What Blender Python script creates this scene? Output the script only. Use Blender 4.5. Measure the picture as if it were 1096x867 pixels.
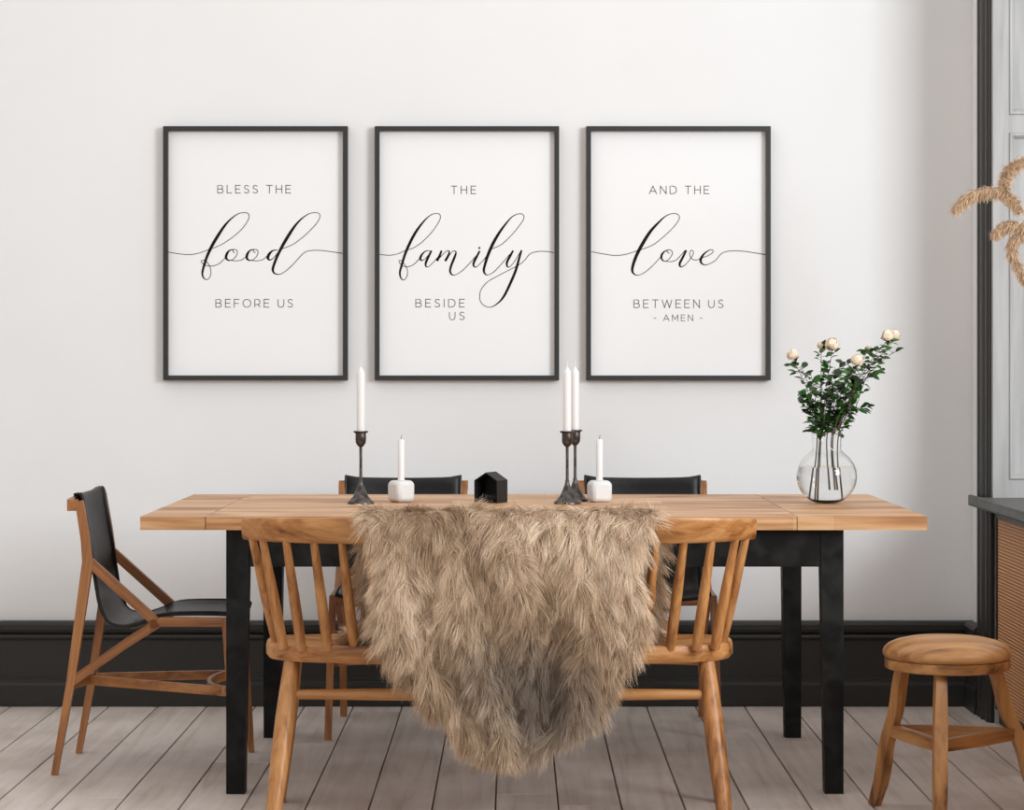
import bpy, bmesh, math, random
import numpy as np
from mathutils import Vector, Matrix
random.seed(7)
S = bpy.context.scene
C = S.collection
PI = math.pi
for o in list(bpy.data.objects):
    bpy.data.objects.remove(o)

# ------------------------------------------------------------------ camera, sky, lights
CY = -8.54          # the camera stands this far from the back wall
F = 2700.0          # focal length in pixels of the 1096 px wide frame
VX, VY, CH = 552.0, 385.0, 1.17
cam = bpy.data.cameras.new('camera')
co = bpy.data.objects.new('camera', cam)
C.objects.link(co)
co.location = (0, CY, CH)
co.rotation_euler = (PI / 2, 0, 0)
cam.sensor_width = 36.0
cam.lens = 36.0 * F / 1096.0
cam.shift_x = (548 - VX) / 1096.0
cam.shift_y = -(433.5 - VY) / 1096.0
cam.clip_end = 100
S.camera = co

W = bpy.data.worlds.new('world')
S.world = W
W.use_nodes = True
bg = W.node_tree.nodes['Background']
bg.inputs[0].default_value = (1.0, 0.975, 0.955, 1)
wn = W.node_tree
wtc = wn.nodes.new('ShaderNodeTexCoord')
wsp = wn.nodes.new('ShaderNodeSeparateXYZ')
wmr = wn.nodes.new('ShaderNodeMapRange')
wmr.interpolation_type = 'SMOOTHSTEP'
wmr.inputs['From Min'].default_value = -0.05
wmr.inputs['From Max'].default_value = 0.75
wmr.inputs['To Min'].default_value = 0.78
wmr.inputs['To Max'].default_value = 1.12
wn.links.new(wtc.outputs['Generated'], wsp.inputs[0])
wn.links.new(wsp.outputs[2], wmr.inputs['Value'])
wn.links.new(wmr.outputs[0], bg.inputs[1])      # soft daylight, brighter from above


def area(name, loc, target, size, power, color=(1, 1, 1)):
    l = bpy.data.lights.new(name, 'AREA')
    l.shape = 'RECTANGLE'
    l.size, l.size_y = size
    l.energy = power
    l.color = color
    o = bpy.data.objects.new(name, l)
    C.objects.link(o)
    o.location = loc
    o.rotation_euler = (Vector(target) - Vector(loc)).to_track_quat('-Z', 'Y').to_euler()
    return o


area('window_daylight', (4.3, -5.8, 2.6), (0.0, -0.6, 1.2), (2.2, 2.2), 262, (0.90, 0.955, 1.0))
S.view_settings.view_transform = 'Standard'
S.view_settings.look = 'None'
S.view_settings.gamma = 1
S.view_settings.use_curve_mapping = False
S.view_settings.exposure = 0.0
S.cycles.max_bounces = 10
S.cycles.transmission_bounces = 8
S.cycles.use_denoising = True


def at(px, py, y):
    """a point of the room at depth y, from its place in the frame"""
    s = F / (y - CY)
    return Vector(((px - VX) / s, y, CH - (py - VY) / s))


# ------------------------------------------------------------------ materials
def mat(name, col=(0.5, 0.5, 0.5), rough=0.6, metal=0.0, spec=0.5):
    m = bpy.data.materials.new(name)
    m.use_nodes = True
    b = m.node_tree.nodes['Principled BSDF']
    b.inputs['Base Color'].default_value = (*col, 1)
    b.inputs['Roughness'].default_value = rough
    b.inputs['Metallic'].default_value = metal
    b.inputs['Specular IOR Level'].default_value = spec
    return m, m.node_tree, b


def N(nt, t, **kw):
    n = nt.nodes.new(t)
    for k, v in kw.items():
        if k in n.inputs:
            n.inputs[k].default_value = v
        else:
            setattr(n, k, v)
    return n


def ramp(nt, src, stops):
    r = nt.nodes.new('ShaderNodeValToRGB')
    el = r.color_ramp.elements
    while len(el) > 1:
        el.remove(el[-1])
    el[0].position = stops[0][0]
    el[0].color = (*stops[0][1], 1)
    for p, c in stops[1:]:
        e = el.new(p)
        e.color = (*c, 1)
    nt.links.new(src, r.inputs[0])
    return r.outputs[0]


def bump(nt, b, src, strength, dist):
    n = N(nt, 'ShaderNodeBump')
    n.inputs['Strength'].default_value = strength
    n.inputs['Distance'].default_value = dist
    nt.links.new(src, n.inputs['Height'])
    nt.links.new(n.outputs[0], b.inputs['Normal'])


def wood(name, dark, mid, light, rough=0.5, across=45.0, along=2.2, staves=False):
    m, nt, b = mat(name, mid, rough)
    L = nt.links.new
    a = N(nt, 'ShaderNodeAttribute', attribute_name='grain')
    mp = N(nt, 'ShaderNodeMapping')
    mp.inputs['Scale'].default_value = (across, across, along)
    L(a.outputs['Vector'], mp.inputs['Vector'])
    src = mp.outputs[0]
    n1 = N(nt, 'ShaderNodeTexNoise', Scale=1.0, Detail=6.0, Roughness=0.65, Distortion=0.6)
    L(src, n1.inputs['Vector'])
    mp2 = N(nt, 'ShaderNodeMapping')
    mp2.inputs['Scale'].default_value = (10, 10, 1.6)
    L(a.outputs['Vector'], mp2.inputs['Vector'])
    n2 = N(nt, 'ShaderNodeTexNoise', Scale=1.0, Detail=3.0, Distortion=1.5)
    L(mp2.outputs[0], n2.inputs['Vector'])
    mx = N(nt, 'ShaderNodeMath', operation='MULTIPLY_ADD')
    L(n2.outputs[0], mx.inputs[0])
    mx.inputs[1].default_value = 0.55
    sc = N(nt, 'ShaderNodeMath', operation='MULTIPLY')
    L(n1.outputs[0], sc.inputs[0])
    sc.inputs[1].default_value = 0.45
    L(sc.outputs[0], mx.inputs[2])
    val = mx.outputs[0]
    if staves:
        br = N(nt, 'ShaderNodeTexBrick', Scale=1.0)
        br.inputs['Color1'].default_value = (0.38, 0.38, 0.38, 1)
        br.inputs['Color2'].default_value = (0.62, 0.62, 0.62, 1)
        br.inputs['Mortar'].default_value = (0.42, 0.42, 0.42, 1)
        br.inputs['Mortar Size'].default_value = 0.0008
        br.inputs['Brick Width'].default_value = 0.62
        br.inputs['Row Height'].default_value = 0.13
        sw = N(nt, 'ShaderNodeSeparateXYZ')
        cb = N(nt, 'ShaderNodeCombineXYZ')
        L(a.outputs['Vector'], sw.inputs[0])
        L(sw.outputs[2], cb.inputs[0])
        L(sw.outputs[1], cb.inputs[1])
        L(cb.outputs[0], br.inputs['Vector'])
        ad = N(nt, 'ShaderNodeMath', operation='MULTIPLY_ADD')
        L(br.outputs[0], ad.inputs[0])
        ad.inputs[1].default_value = 0.55
        ad.inputs[2].default_value = -0.27
        a2 = N(nt, 'ShaderNodeMath', operation='ADD')
        L(val, a2.inputs[0])
        L(ad.outputs[0], a2.inputs[1])
        val = a2.outputs[0]
    col = ramp(nt, val, [(0.36, dark), (0.48, mid), (0.61, light)])
    L(col, b.inputs['Base Color'])
    bump(nt, b, n1.outputs[0], 0.25, 0.002)
    return m


M = {}
M['oak'] = wood('warm_oak', (0.15, 0.046, 0.011), (0.43, 0.18, 0.052), (0.61, 0.305, 0.11), 0.40)
M['walnut'] = wood('teak_frame', (0.11, 0.032, 0.009), (0.33, 0.125, 0.036), (0.47, 0.205, 0.070), 0.42)
M['table_oak'] = wood('oak_table_top', (0.28, 0.105, 0.032), (0.51, 0.26, 0.108), (0.66, 0.40, 0.21), 0.45, 60.0, 1.6, True)
M['stool_oak'] = wood('stool_oak', (0.12, 0.042, 0.012), (0.39, 0.175, 0.055), (0.55, 0.285, 0.11), 0.4, 30.0, 1.8)

m, nt, b = mat('plaster_wall', (0.84, 0.835, 0.83), 0.85, 0, 0.2)
tc = N(nt, 'ShaderNodeTexCoord')
nz = N(nt, 'ShaderNodeTexNoise', Scale=1.4, Detail=5.0)
nt.links.new(tc.outputs['Object'], nz.inputs['Vector'])
nt.links.new(ramp(nt, nz.outputs[0], [(0.3, (0.825, 0.82, 0.815)), (0.7, (0.855, 0.85, 0.845))]), b.inputs['Base Color'])
nz2 = N(nt, 'ShaderNodeTexNoise', Scale=7.0, Detail=8.0)
nt.links.new(tc.outputs['Object'], nz2.inputs['Vector'])
bump(nt, b, nz2.outputs[0], 0.12, 0.02)
M['wall'] = m

m, nt, b = mat('whitewashed_boards', (0.5, 0.45, 0.42), 0.6, 0, 0.3)
at_ = N(nt, 'ShaderNodeAttribute', attribute_name='grain')
mp = N(nt, 'ShaderNodeMapping')
mp.inputs['Scale'].default_value = (22, 22, 1.3)
nt.links.new(at_.outputs['Vector'], mp.inputs['Vector'])
n1 = N(nt, 'ShaderNodeTexNoise', Scale=1.0, Detail=7.0, Roughness=0.6, Distortion=0.8)
nt.links.new(mp.outputs[0], n1.inputs['Vector'])
n2 = N(nt, 'ShaderNodeTexNoise', Scale=2.6, Detail=4.0)
nt.links.new(at_.outputs['Vector'], n2.inputs['Vector'])
c1 = ramp(nt, n1.outputs[0], [(0.25, (0.46, 0.385, 0.335)), (0.45, (0.61, 0.535, 0.485)), (0.7, (0.70, 0.63, 0.58))])
c2 = ramp(nt, n2.outputs[0], [(0.32, (0.80, 0.78, 0.76)), (0.6, (1, 1, 1))])
mi = N(nt, 'ShaderNodeMix', data_type='RGBA', blend_type='MULTIPLY')
mi.inputs[0].default_value = 1.0
nt.links.new(c1, mi.inputs[6])
nt.links.new(c2, mi.inputs[7])
nt.links.new(mi.outputs[2], b.inputs['Base Color'])
bump(nt, b, n1.outputs[0], 0.2, 0.003)
M['floor'] = m
M['gap'] = mat('floor_gap', (0.03, 0.025, 0.022), 0.9)[0]
M['skirting'] = mat('charcoal_paint', (0.027, 0.0255, 0.023), 0.42, 0, 0.35)[0]

m, nt, b = mat('black_stained_wood', (0.012, 0.012, 0.011), 0.5, 0, 0.28)
tc = N(nt, 'ShaderNodeTexCoord')
nz = N(nt, 'ShaderNodeTexNoise', Scale=16.0, Detail=6.0, Distortion=0.4)
nt.links.new(tc.outputs['Object'], nz.inputs['Vector'])
nt.links.new(ramp(nt, nz.outputs[0], [(0.4, (0.003, 0.003, 0.003)), (0.66, (0.016, 0.0165, 0.0155))]), b.inputs['Base Color'])
nt.links.new(ramp(nt, nz.outputs[0], [(0.35, (0.4, 0.4, 0.4)), (0.65, (0.62, 0.62, 0.62))]), b.inputs['Roughness'])
bump(nt, b, nz.outputs[0], 0.15, 0.002)
b.inputs['Specular IOR Level'].default_value = 0.2
M['black_wood'] = m

m, nt, b = mat('black_leather', (0.010, 0.010, 0.010), 0.42)
tc = N(nt, 'ShaderNodeTexCoord')
nz = N(nt, 'ShaderNodeTexNoise', Scale=10.0, Detail=6.0)
nt.links.new(tc.outputs['Object'], nz.inputs['Vector'])
nt.links.new(ramp(nt, nz.outputs[0], [(0.4, (0.007, 0.007, 0.007)), (0.68, (0.03, 0.03, 0.03))]), b.inputs['Base Color'])
vo = N(nt, 'ShaderNodeTexNoise', Scale=180.0, Detail=2.0)
nt.links.new(tc.outputs['Object'], vo.inputs['Vector'])
bump(nt, b, vo.outputs[0], 0.1, 0.001)
b.inputs['Specular IOR Level'].default_value = 0.3
M['leather'] = m

M['frame_black'] = mat('black_frame', (0.022, 0.021, 0.02), 0.4)[0]
M['paper'] = mat('print_paper', (0.90, 0.90, 0.90), 0.8, 0, 0.2)[0]
M['ink'] = mat('black_ink', (0.012, 0.012, 0.012), 0.7, 0, 0.1)[0]
M['grey_ink'] = mat('grey_ink', (0.13, 0.11, 0.10), 0.7, 0, 0.1)[0]
M['wax'] = mat('white_wax', (0.83, 0.82, 0.81), 0.45)[0]
M['wick'] = mat('wick', (0.25, 0.22, 0.2), 0.9)[0]
M['ceramic'] = mat('white_ceramic', (0.74, 0.74, 0.73), 0.55)[0]
m, nt, b = mat('aged_pewter', (0.07, 0.062, 0.058), 0.34, 0.85)
tc = N(nt, 'ShaderNodeTexCoord')
nz = N(nt, 'ShaderNodeTexNoise', Scale=60.0, Detail=4.0)
nt.links.new(tc.outputs['Object'], nz.inputs['Vector'])
nt.links.new(ramp(nt, nz.outputs[0], [(0.35, (0.04, 0.034, 0.03)), (0.7, (0.16, 0.14, 0.13))]), b.inputs['Base Color'])
M['pewter'] = m
M['house'] = mat('black_metal', (0.010, 0.010, 0.010), 0.5, 0, 0.3)[0]
M['nest'] = mat('dark_tangle', (0.05, 0.05, 0.05), 0.7)[0]
m, nt, b = mat('clear_glass', (0.98, 0.99, 0.99), 0.0)
b.inputs['Transmission Weight'].default_value = 1.0
b.inputs['IOR'].default_value = 1.3
M['glass'] = m
m, nt, b = mat('water', (0.97, 0.96, 0.95), 0.0)
b.inputs['Transmission Weight'].default_value = 1.0
b.inputs['IOR'].default_value = 1.12
M['water'] = m
M['stem'] = mat('brown_green_stem', (0.10, 0.07, 0.035), 0.6)[0]
M['petal'] = mat('cream_petal', (0.84, 0.70, 0.54), 0.7)[0]
m, nt, b = mat('dark_green_leaf', (0.025, 0.09, 0.02), 0.45)
oi = N(nt, 'ShaderNodeAttribute', attribute_name='tone')
nt.links.new(ramp(nt, oi.outputs['Fac'], [(0, (0.006, 0.018, 0.005)), (0.5, (0.018, 0.085, 0.010)), (1, (0.045, 0.15, 0.016))]), b.inputs['Base Color'])
M['leaf'] = m
m, nt, b = mat('white_panel_paint', (0.5, 0.5, 0.49), 0.5)
tc = N(nt, 'ShaderNodeTexCoord')
mp = N(nt, 'ShaderNodeMapping')
mp.inputs['Scale'].default_value = (40, 40, 3)
nt.links.new(tc.outputs['Object'], mp.inputs['Vector'])
nz = N(nt, 'ShaderNodeTexNoise', Scale=1.0, Detail=5.0)
nt.links.new(mp.outputs[0], nz.inputs['Vector'])
nt.links.new(ramp(nt, nz.outputs[0], [(0.3, (0.34, 0.335, 0.33)), (0.7, (0.47, 0.465, 0.46))]), b.inputs['Base Color'])
M['panel'] = m
m, nt, b = mat('grey_worktop', (0.10, 0.10, 0.095), 0.5)
tc = N(nt, 'ShaderNodeTexCoord')
nz = N(nt, 'ShaderNodeTexNoise', Scale=30.0, Detail=6.0)
nt.links.new(tc.outputs['Object'], nz.inputs['Vector'])
nt.links.new(ramp(nt, nz.outputs[0], [(0.35, (0.075, 0.075, 0.07)), (0.7, (0.13, 0.13, 0.125))]), b.inputs['Base Color'])
M['worktop'] = m
m, nt, b = mat('woven_cane', (0.5, 0.25, 0.1), 0.6)
tc = N(nt, 'ShaderNodeTexCoord')
sp = N(nt, 'ShaderNodeSeparateXYZ')
nt.links.new(tc.outputs['Object'], sp.inputs[0])
w1 = N(nt, 'ShaderNodeMath', operation='MULTIPLY')
w1.inputs[1].default_value = 2 * PI / 0.0105
nt.links.new(sp.outputs[2], w1.inputs[0])
w2 = N(nt, 'ShaderNodeMath', operation='SINE')
nt.links.new(w1.outputs[0], w2.inputs[0])
w3 = N(nt, 'ShaderNodeMath', operation='MULTIPLY_ADD')
w3.inputs[1].default_value = 0.5
w3.inputs[2].default_value = 0.5
nt.links.new(w2.outputs[0], w3.inputs[0])
nt.links.new(ramp(nt, w3.outputs[0], [(0.0, (0.32, 0.125, 0.045)), (0.45, (0.68, 0.32, 0.13)), (1, (0.80, 0.42, 0.19))]), b.inputs['Base Color'])
bump(nt, b, w3.outputs[0], 0.6, 0.003)
M['cane'] = m
m, nt, b = mat('animal_fur', (0.5, 0.36, 0.24), 0.75, 0, 0.25)
fa = N(nt, 'ShaderNodeAttribute', attribute_name='fur_colour')
nt.links.new(fa.outputs['Color'], b.inputs['Base Color'])
M['fur'] = m
M['hide'] = mat('hide', (0.42, 0.29, 0.19), 0.9)[0]
M['straw'] = mat('straw', (0.55, 0.42, 0.28), 0.7)[0]
M['vase'] = mat('stoneware', (0.55, 0.50, 0.45), 0.6)[0]


# ------------------------------------------------------------------ helpers
def link(name, me, parent=None):
    o = bpy.data.objects.new(name, me)
    C.objects.link(o)
    if parent is not None:
        o.parent = parent
    return o


def thing(name, label, cat, loc=(0, 0, 0), rz=0.0, group=None):
    o = link(name, None)
    o.location = loc
    o.rotation_euler = (0, 0, rz)
    o['label'] = label
    o['category'] = cat
    if group:
        o['group'] = group
    return o


def tag(o, label=None, cat=None, group=None, kind=None):
    if label: o['label'] = label
    if cat: o['category'] = cat
    if group: o['group'] = group
    if kind: o['kind'] = kind
    return o


def obj(name, bm, mt, parent=None, axis=None, bev=0.0, smooth=True, ang=40, seg=2):
    if bev > 0:
        es = [e for e in bm.edges if e.is_manifold and e.calc_face_angle(0) > math.radians(32)]
        bmesh.ops.bevel(bm, geom=es, offset=bev, segments=seg, affect='EDGES', profile=0.6, clamp_overlap=True)
    bmesh.ops.recalc_face_normals(bm, faces=bm.faces)
    me = bpy.data.meshes.new(name)
    bm.to_mesh(me)
    bm.free()
    me.materials.append(mt if not isinstance(mt, str) else M[mt])
    if smooth:
        me.polygons.foreach_set('use_smooth', [True] * len(me.polygons))
        me.set_sharp_from_angle(angle=math.radians(ang))
    if axis is not None:
        ax = Vector(axis).normalized()
        u = ax.orthogonal().normalized() if abs(ax.z) > 0.5 or abs(ax.x) < 0.9 else Vector((0, 0, 1))
        if abs(ax.x) >= 0.9:
            u = Vector((0, 0, 1))
        v = ax.cross(u).normalized()
        off = Vector((random.random() * 9, random.random() * 9, random.random() * 9))
        a = me.attributes.new('grain', 'FLOAT_VECTOR', 'POINT')
        buf = np.empty(len(me.vertices) * 3, np.float32)
        me.vertices.foreach_get('co', buf)
        p = buf.reshape(-1, 3)
        g = np.stack([p @ np.array(u), p @ np.array(v), p @ np.array(ax)], 1) + np.array(off)
        a.data.foreach_set('vector', g.astype(np.float32).ravel())
    return link(name, me, parent)


def BM():
    return bmesh.new()


def box(bm, x0, x1, y0, y1, z0, z1):
    vs = [bm.verts.new((x, y, z)) for x in (x0, x1) for y in (y0, y1) for z in (z0, z1)]
    for f in ((0, 1, 3, 2), (4, 6, 7, 5), (0, 4, 5, 1), (2, 3, 7, 6), (0, 2, 6, 4), (1, 5, 7, 3)):
        bm.faces.new([vs[i] for i in f])


def rsweep(bm, pts, ws, hs, side):
    """rectangular bar along pts; ws along the side vector, hs across it"""
    pts = [Vector(p) for p in pts]
    n = len(pts)
    if not hasattr(ws, '__len__'): ws = [ws] * n
    if not hasattr(hs, '__len__'): hs = [hs] * n
    rings = []
    for i, p in enumerate(pts):
        t = (pts[min(i + 1, n - 1)] - pts[max(i - 1, 0)]).normalized()
        s = Vector(side) - t * Vector(side).dot(t)
        s.normalize()
        q = t.cross(s)
        rings.append([bm.verts.new(p + s * (a * ws[i] / 2) + q * (b_ * hs[i] / 2)) for a, b_ in ((-1, -1), (1, -1), (1, 1), (-1, 1))])
    for r0, r1 in zip(rings, rings[1:]):
        for k in range(4):
            bm.faces.new((r0[k], r0[(k + 1) % 4], r1[(k + 1) % 4], r1[k]))
    bm.faces.new(rings[0][::-1])
    bm.faces.new(rings[-1])


def csweep(bm, pts, rs, n=12, caps=True):
    pts = [Vector(p) for p in pts]
    m_ = len(pts)
    if not hasattr(rs, '__len__'): rs = [rs] * m_
    rings = []
    t0 = (pts[1] - pts[0]).normalized()
    u = t0.orthogonal().normalized()
    for i, p in enumerate(pts):
        t = (pts[min(i + 1, m_ - 1)] - pts[max(i - 1, 0)]).normalized()
        u = (u - t * u.dot(t)).normalized()
        v = t.cross(u)
        rings.append([bm.verts.new(p + (u * math.cos(2 * PI * k / n) + v * math.sin(2 * PI * k / n)) * rs[i]) for k in range(n)])
    for r0, r1 in zip(rings, rings[1:]):
        for k in range(n):
            bm.faces.new((r0[k], r0[(k + 1) % n], r1[(k + 1) % n], r1[k]))
    if caps:
        bm.faces.new(rings[0][::-1])
        bm.faces.new(rings[-1])


def lathe(bm, prof, c=(0, 0, 0), n=40):
    rings = []
    for r, z in prof:
        if r < 1e-6:
            rings.append([bm.verts.new((c[0], c[1], c[2] + z))])
        else:
            rings.append([bm.verts.new((c[0] + r * math.cos(2 * PI * k / n), c[1] + r * math.sin(2 * PI * k / n), c[2] + z)) for k in range(n)])
    for r0, r1 in zip(rings, rings[1:]):
        for k in range(n):
            if len(r0) == 1 and len(r1) == 1:
                continue
            if len(r0) == 1:
                bm.faces.new((r0[0], r1[(k + 1) % n], r1[k]))
            elif len(r1) == 1:
                bm.faces.new((r0[k], r0[(k + 1) % n], r1[0]))
            else:
                bm.faces.new((r0[k], r0[(k + 1) % n], r1[(k + 1) % n], r1[k]))


def extrude_profile_x(bm, prof, x0, x1):
    """closed (y, z) outline pushed along x"""
    a = [bm.verts.new((x0, y, z)) for y, z in prof]
    b_ = [bm.verts.new((x1, y, z)) for y, z in prof]
    n = len(prof)
    for k in range(n):
        bm.faces.new((a[k], a[(k + 1) % n], b_[(k + 1) % n], b_[k]))
    bm.faces.new(a[::-1])
    bm.faces.new(b_)


def catmull(P, sub=6):
    P = [np.array(p, float) for p in P]
    out = []
    for i in range(len(P) - 1):
        p0, p1, p2, p3 = P[max(i - 1, 0)], P[i], P[i + 1], P[min(i + 2, len(P) - 1)]
        for k in range(sub):
            t = k / sub
            out.append(0.5 * ((2 * p1) + (-p0 + p2) * t + (2 * p0 - 5 * p1 + 4 * p2 - p3) * t * t + (-p0 + 3 * p1 - 3 * p2 + p3) * t ** 3))
    out.append(P[-1])
    return out


def copy_tree(o, parent=None):
    c = o.copy()
    C.objects.link(c)
    if parent is not None:
        c.parent = parent
    for ch in list(o.children):
        copy_tree(ch, c)
    return c


# ------------------------------------------------------------------ the room
XR = 1.545
bm = BM()
box(bm, -2.95, 2.6, 0.0, 0.15, -0.05, 3.5)
tag(obj('wall_back', bm, 'wall', smooth=False), kind='structure')
bm = BM()
box(bm, -2.95, -2.8, -5.2, 0.0, 0, 3.5)  # unseen side wall, added to hold ambient light off the left
tag(obj('wall_left_unseen', bm, 'wall', smooth=False), kind='structure')
bm = BM()
box(bm, XR, 2.55, -0.40, -0.001, 0, 3.5)        # pier between the back wall and the window recess
box(bm, XR, 2.0, -4.8, -0.40, 3.2, 3.5)         # over the recess
box(bm, XR, 2.0, -6.5, -4.8, 0, 3.5)
tag(obj('wall_right', bm, 'wall', smooth=False), kind='structure')

bm = BM()                                        # floor boards
pitch = 0.165
x = -1.0435 - pitch * 21
k = 0
lay = bm.verts.layers.float_vector.new('grain')
while x < 2.6:
    ys = -9.0 - random.random() * 2.0
    while ys < 0:
        ye = min(ys + random.uniform(1.7, 3.2), 0.0)
        n0 = len(bm.verts)
        g = 0.0022
        box(bm, x + g, x + pitch - g, ys + 0.001, ye - 0.001 if ye < 0 else 0.0, -0.02, random.uniform(-0.0008, 0))
        bm.verts.ensure_lookup_table()
        off = Vector((random.random() * 20, random.random() * 20, random.random() * 20))
        for v in bm.verts[n0:]:
            v[lay] = Vector((v.co.x, v.co.z, v.co.y)) + off
        ys = ye
    x += pitch
es = [e for e in bm.edges if all(v.co.z > -0.01 for v in e.verts)]
bmesh.ops.bevel(bm, geom=es, offset=0.0014, segments=1, affect='EDGES')
nb = len(bm.faces)
box(bm, -4.5, 2.6, -9.0, 0.0, -0.06, -0.0195)
bm.faces.ensure_lookup_table()
for f in bm.faces[nb:]:
    f.material_index = 1
fl = obj('floor', bm, 'floor', smooth=False)
fl.data.materials.append(M['gap'])
tag(fl, kind='structure')

bm = BM()                                        # skirting
sk = [(0, 0), (-0.034, 0), (-0.034, 0.072), (-0.031, 0.080), (-0.026, 0.084), (-0.026, 0.092), (-0.020, 0.096), (-0.020, 0.222),
      (-0.026, 0.227), (-0.029, 0.234), (-0.026, 0.241), (-0.020, 0.245), (-0.030, 0.250), (-0.036, 0.260), (-0.036, 0.276), (-0.030, 0.286), (-0.018, 0.288), (0, 0.288)]
extrude_profile_x(bm, sk, -2.8, XR)
tag(obj('baseboard_back', bm, 'skirting', smooth=False), kind='structure')
bm = BM()
extrude_profile_x(bm, sk, 0.0, 0.19)
for v in bm.verts:
    v.co = Vector((XR + v.co.y, -0.035 - v.co.x, v.co.z))
tag(obj('baseboard_right', bm, 'skirting', smooth=False), kind='structure')

bm = BM()                                        # moulded casing of the window recess
prof = [(XR, -0.24), (1.517, -0.24), (1.5155, -0.25), (1.5155, -0.27), (1.519, -0.275), (1.519, -0.300), (1.515, -0.308), (1.514, -0.325), (1.517, -0.340),
        (1.524, -0.350), (1.524, -0.365), (1.519, -0.375), (1.519, -0.395), (1.527, -0.405), (1.530, -0.415), (1.54, -0.415), (1.54, -0.40), (XR, -0.40)]
a = [bm.verts.new((px, py, 0)) for px, py in prof]
b_ = [bm.verts.new((px, py, 3.3)) for px, py in prof]
for k in range(len(prof)):
    bm.faces.new((a[k], a[(k + 1) % len(prof)], b_[(k + 1) % len(prof)], b_[k]))
bm.faces.new(a[::-1])
bm.faces.new(b_)
tag(obj('trim_1', bm, 'skirting', ang=25), kind='structure')

# panelled white reveal of the window
win = link('window_1', None)
win['kind'] = 'structure'
bm = BM()
yb = -0.402
box(bm, 1.541, 2.0, yb - 0.018, yb, 0.70, 3.2)
obj('reveal_board', bm, 'panel', win, smooth=False)
bm = BM()


def moulded_panel(bm, x0, x1, z0, z1, y):
    rs = [(0, 0), (0.004, -0.006), (0.010, -0.006), (0.016, 0.002), (0.020, 0.010)]
    rings = [[bm.verts.new(p) for p in ((x0 + d, y + h, z0 + d), (x1 - d, y + h, z0 + d), (x1 - d, y + h, z1 - d), (x0 + d, y + h, z1 - d))] for d, h in rs]
    for r0, r1 in zip(rings, rings[1:]):
        for k in range(4):
            bm.faces.new((r0[k], r0[(k + 1) % 4], r1[(k + 1) % 4], r1[k]))
    bm.faces.new(rings[-1])


Yp = yb - 0.042
zl = [0.70, 0.784, 1.899, 1.955, 3.06, 3.2]      # rails of the panelled board
box(bm, 1.532, 1.582, yb - 0.042, yb - 0.018, 0.7, 3.2)
box(bm, 1.92, 2.0, yb - 0.042, yb - 0.018, 0.7, 3.2)
for z0, z1 in ((zl[0], zl[1]), (zl[2], zl[3]), (zl[4], zl[5])):
    box(bm, 1.582, 1.92, yb - 0.042, yb - 0.018, z0, z1)
obj('stile_and_rail', bm, 'panel', win, smooth=False)
for z0, z1 in ((zl[1], zl[2]), (zl[3], zl[4])):
    bm = BM()
    moulded_panel(bm, 1.582, 1.92, z0, z1, Yp)
    obj('panel', bm, 'panel', win, smooth=False)

# cabinet under the window and its worktop
cb = thing('cabinet', 'low built-in cabinet with ribbed tan cane front in dark frame, under the grey worktop', 'cabinet', (1.54, -1.9, 0))
bm = BM()
box(bm, 0.014, 0.46, -2.88, 1.47, 0.0, 0.69)
obj('body', bm, 'skirting', cb, smooth=False)
for ya, ybb in ((-2.40, -1.42), (-1.42, -0.46), (-0.46, 0.50), (0.50, 1.46)):
    bm = BM()
    box(bm, 0.0, 0.014, ya + 0.004, ya + 0.016, 0.05, 0.675)
    box(bm, 0.0, 0.014, ybb - 0.016, ybb - 0.004, 0.05, 0.675)
    box(bm, 0.0, 0.014, ya + 0.016, ybb - 0.016, 0.05, 0.062)
    box(bm, 0.0, 0.014, ya + 0.016, ybb - 0.016, 0.663, 0.675)
    d = obj('door', bm, 'skirting', cb, smooth=False)
    bm = BM()
    box(bm, 0.005, 0.013, ya + 0.016, ybb - 0.016, 0.062, 0.663)
    obj('cane_panel', bm, 'cane', d, smooth=False)
bm = BM()
box(bm, 1.485, 2.0, -4.79, -0.421, 0.692, 0.727)
box(bm, 1.485, 1.5, -0.421, -0.255, 0.692, 0.727)
bmesh.ops.remove_doubles(bm, verts=bm.verts, dist=1e-5)
tag(obj('worktop', bm, 'worktop', bev=0.004), 'dark grey worktop slab on the cane-fronted cabinet at the right edge', 'worktop')

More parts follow.
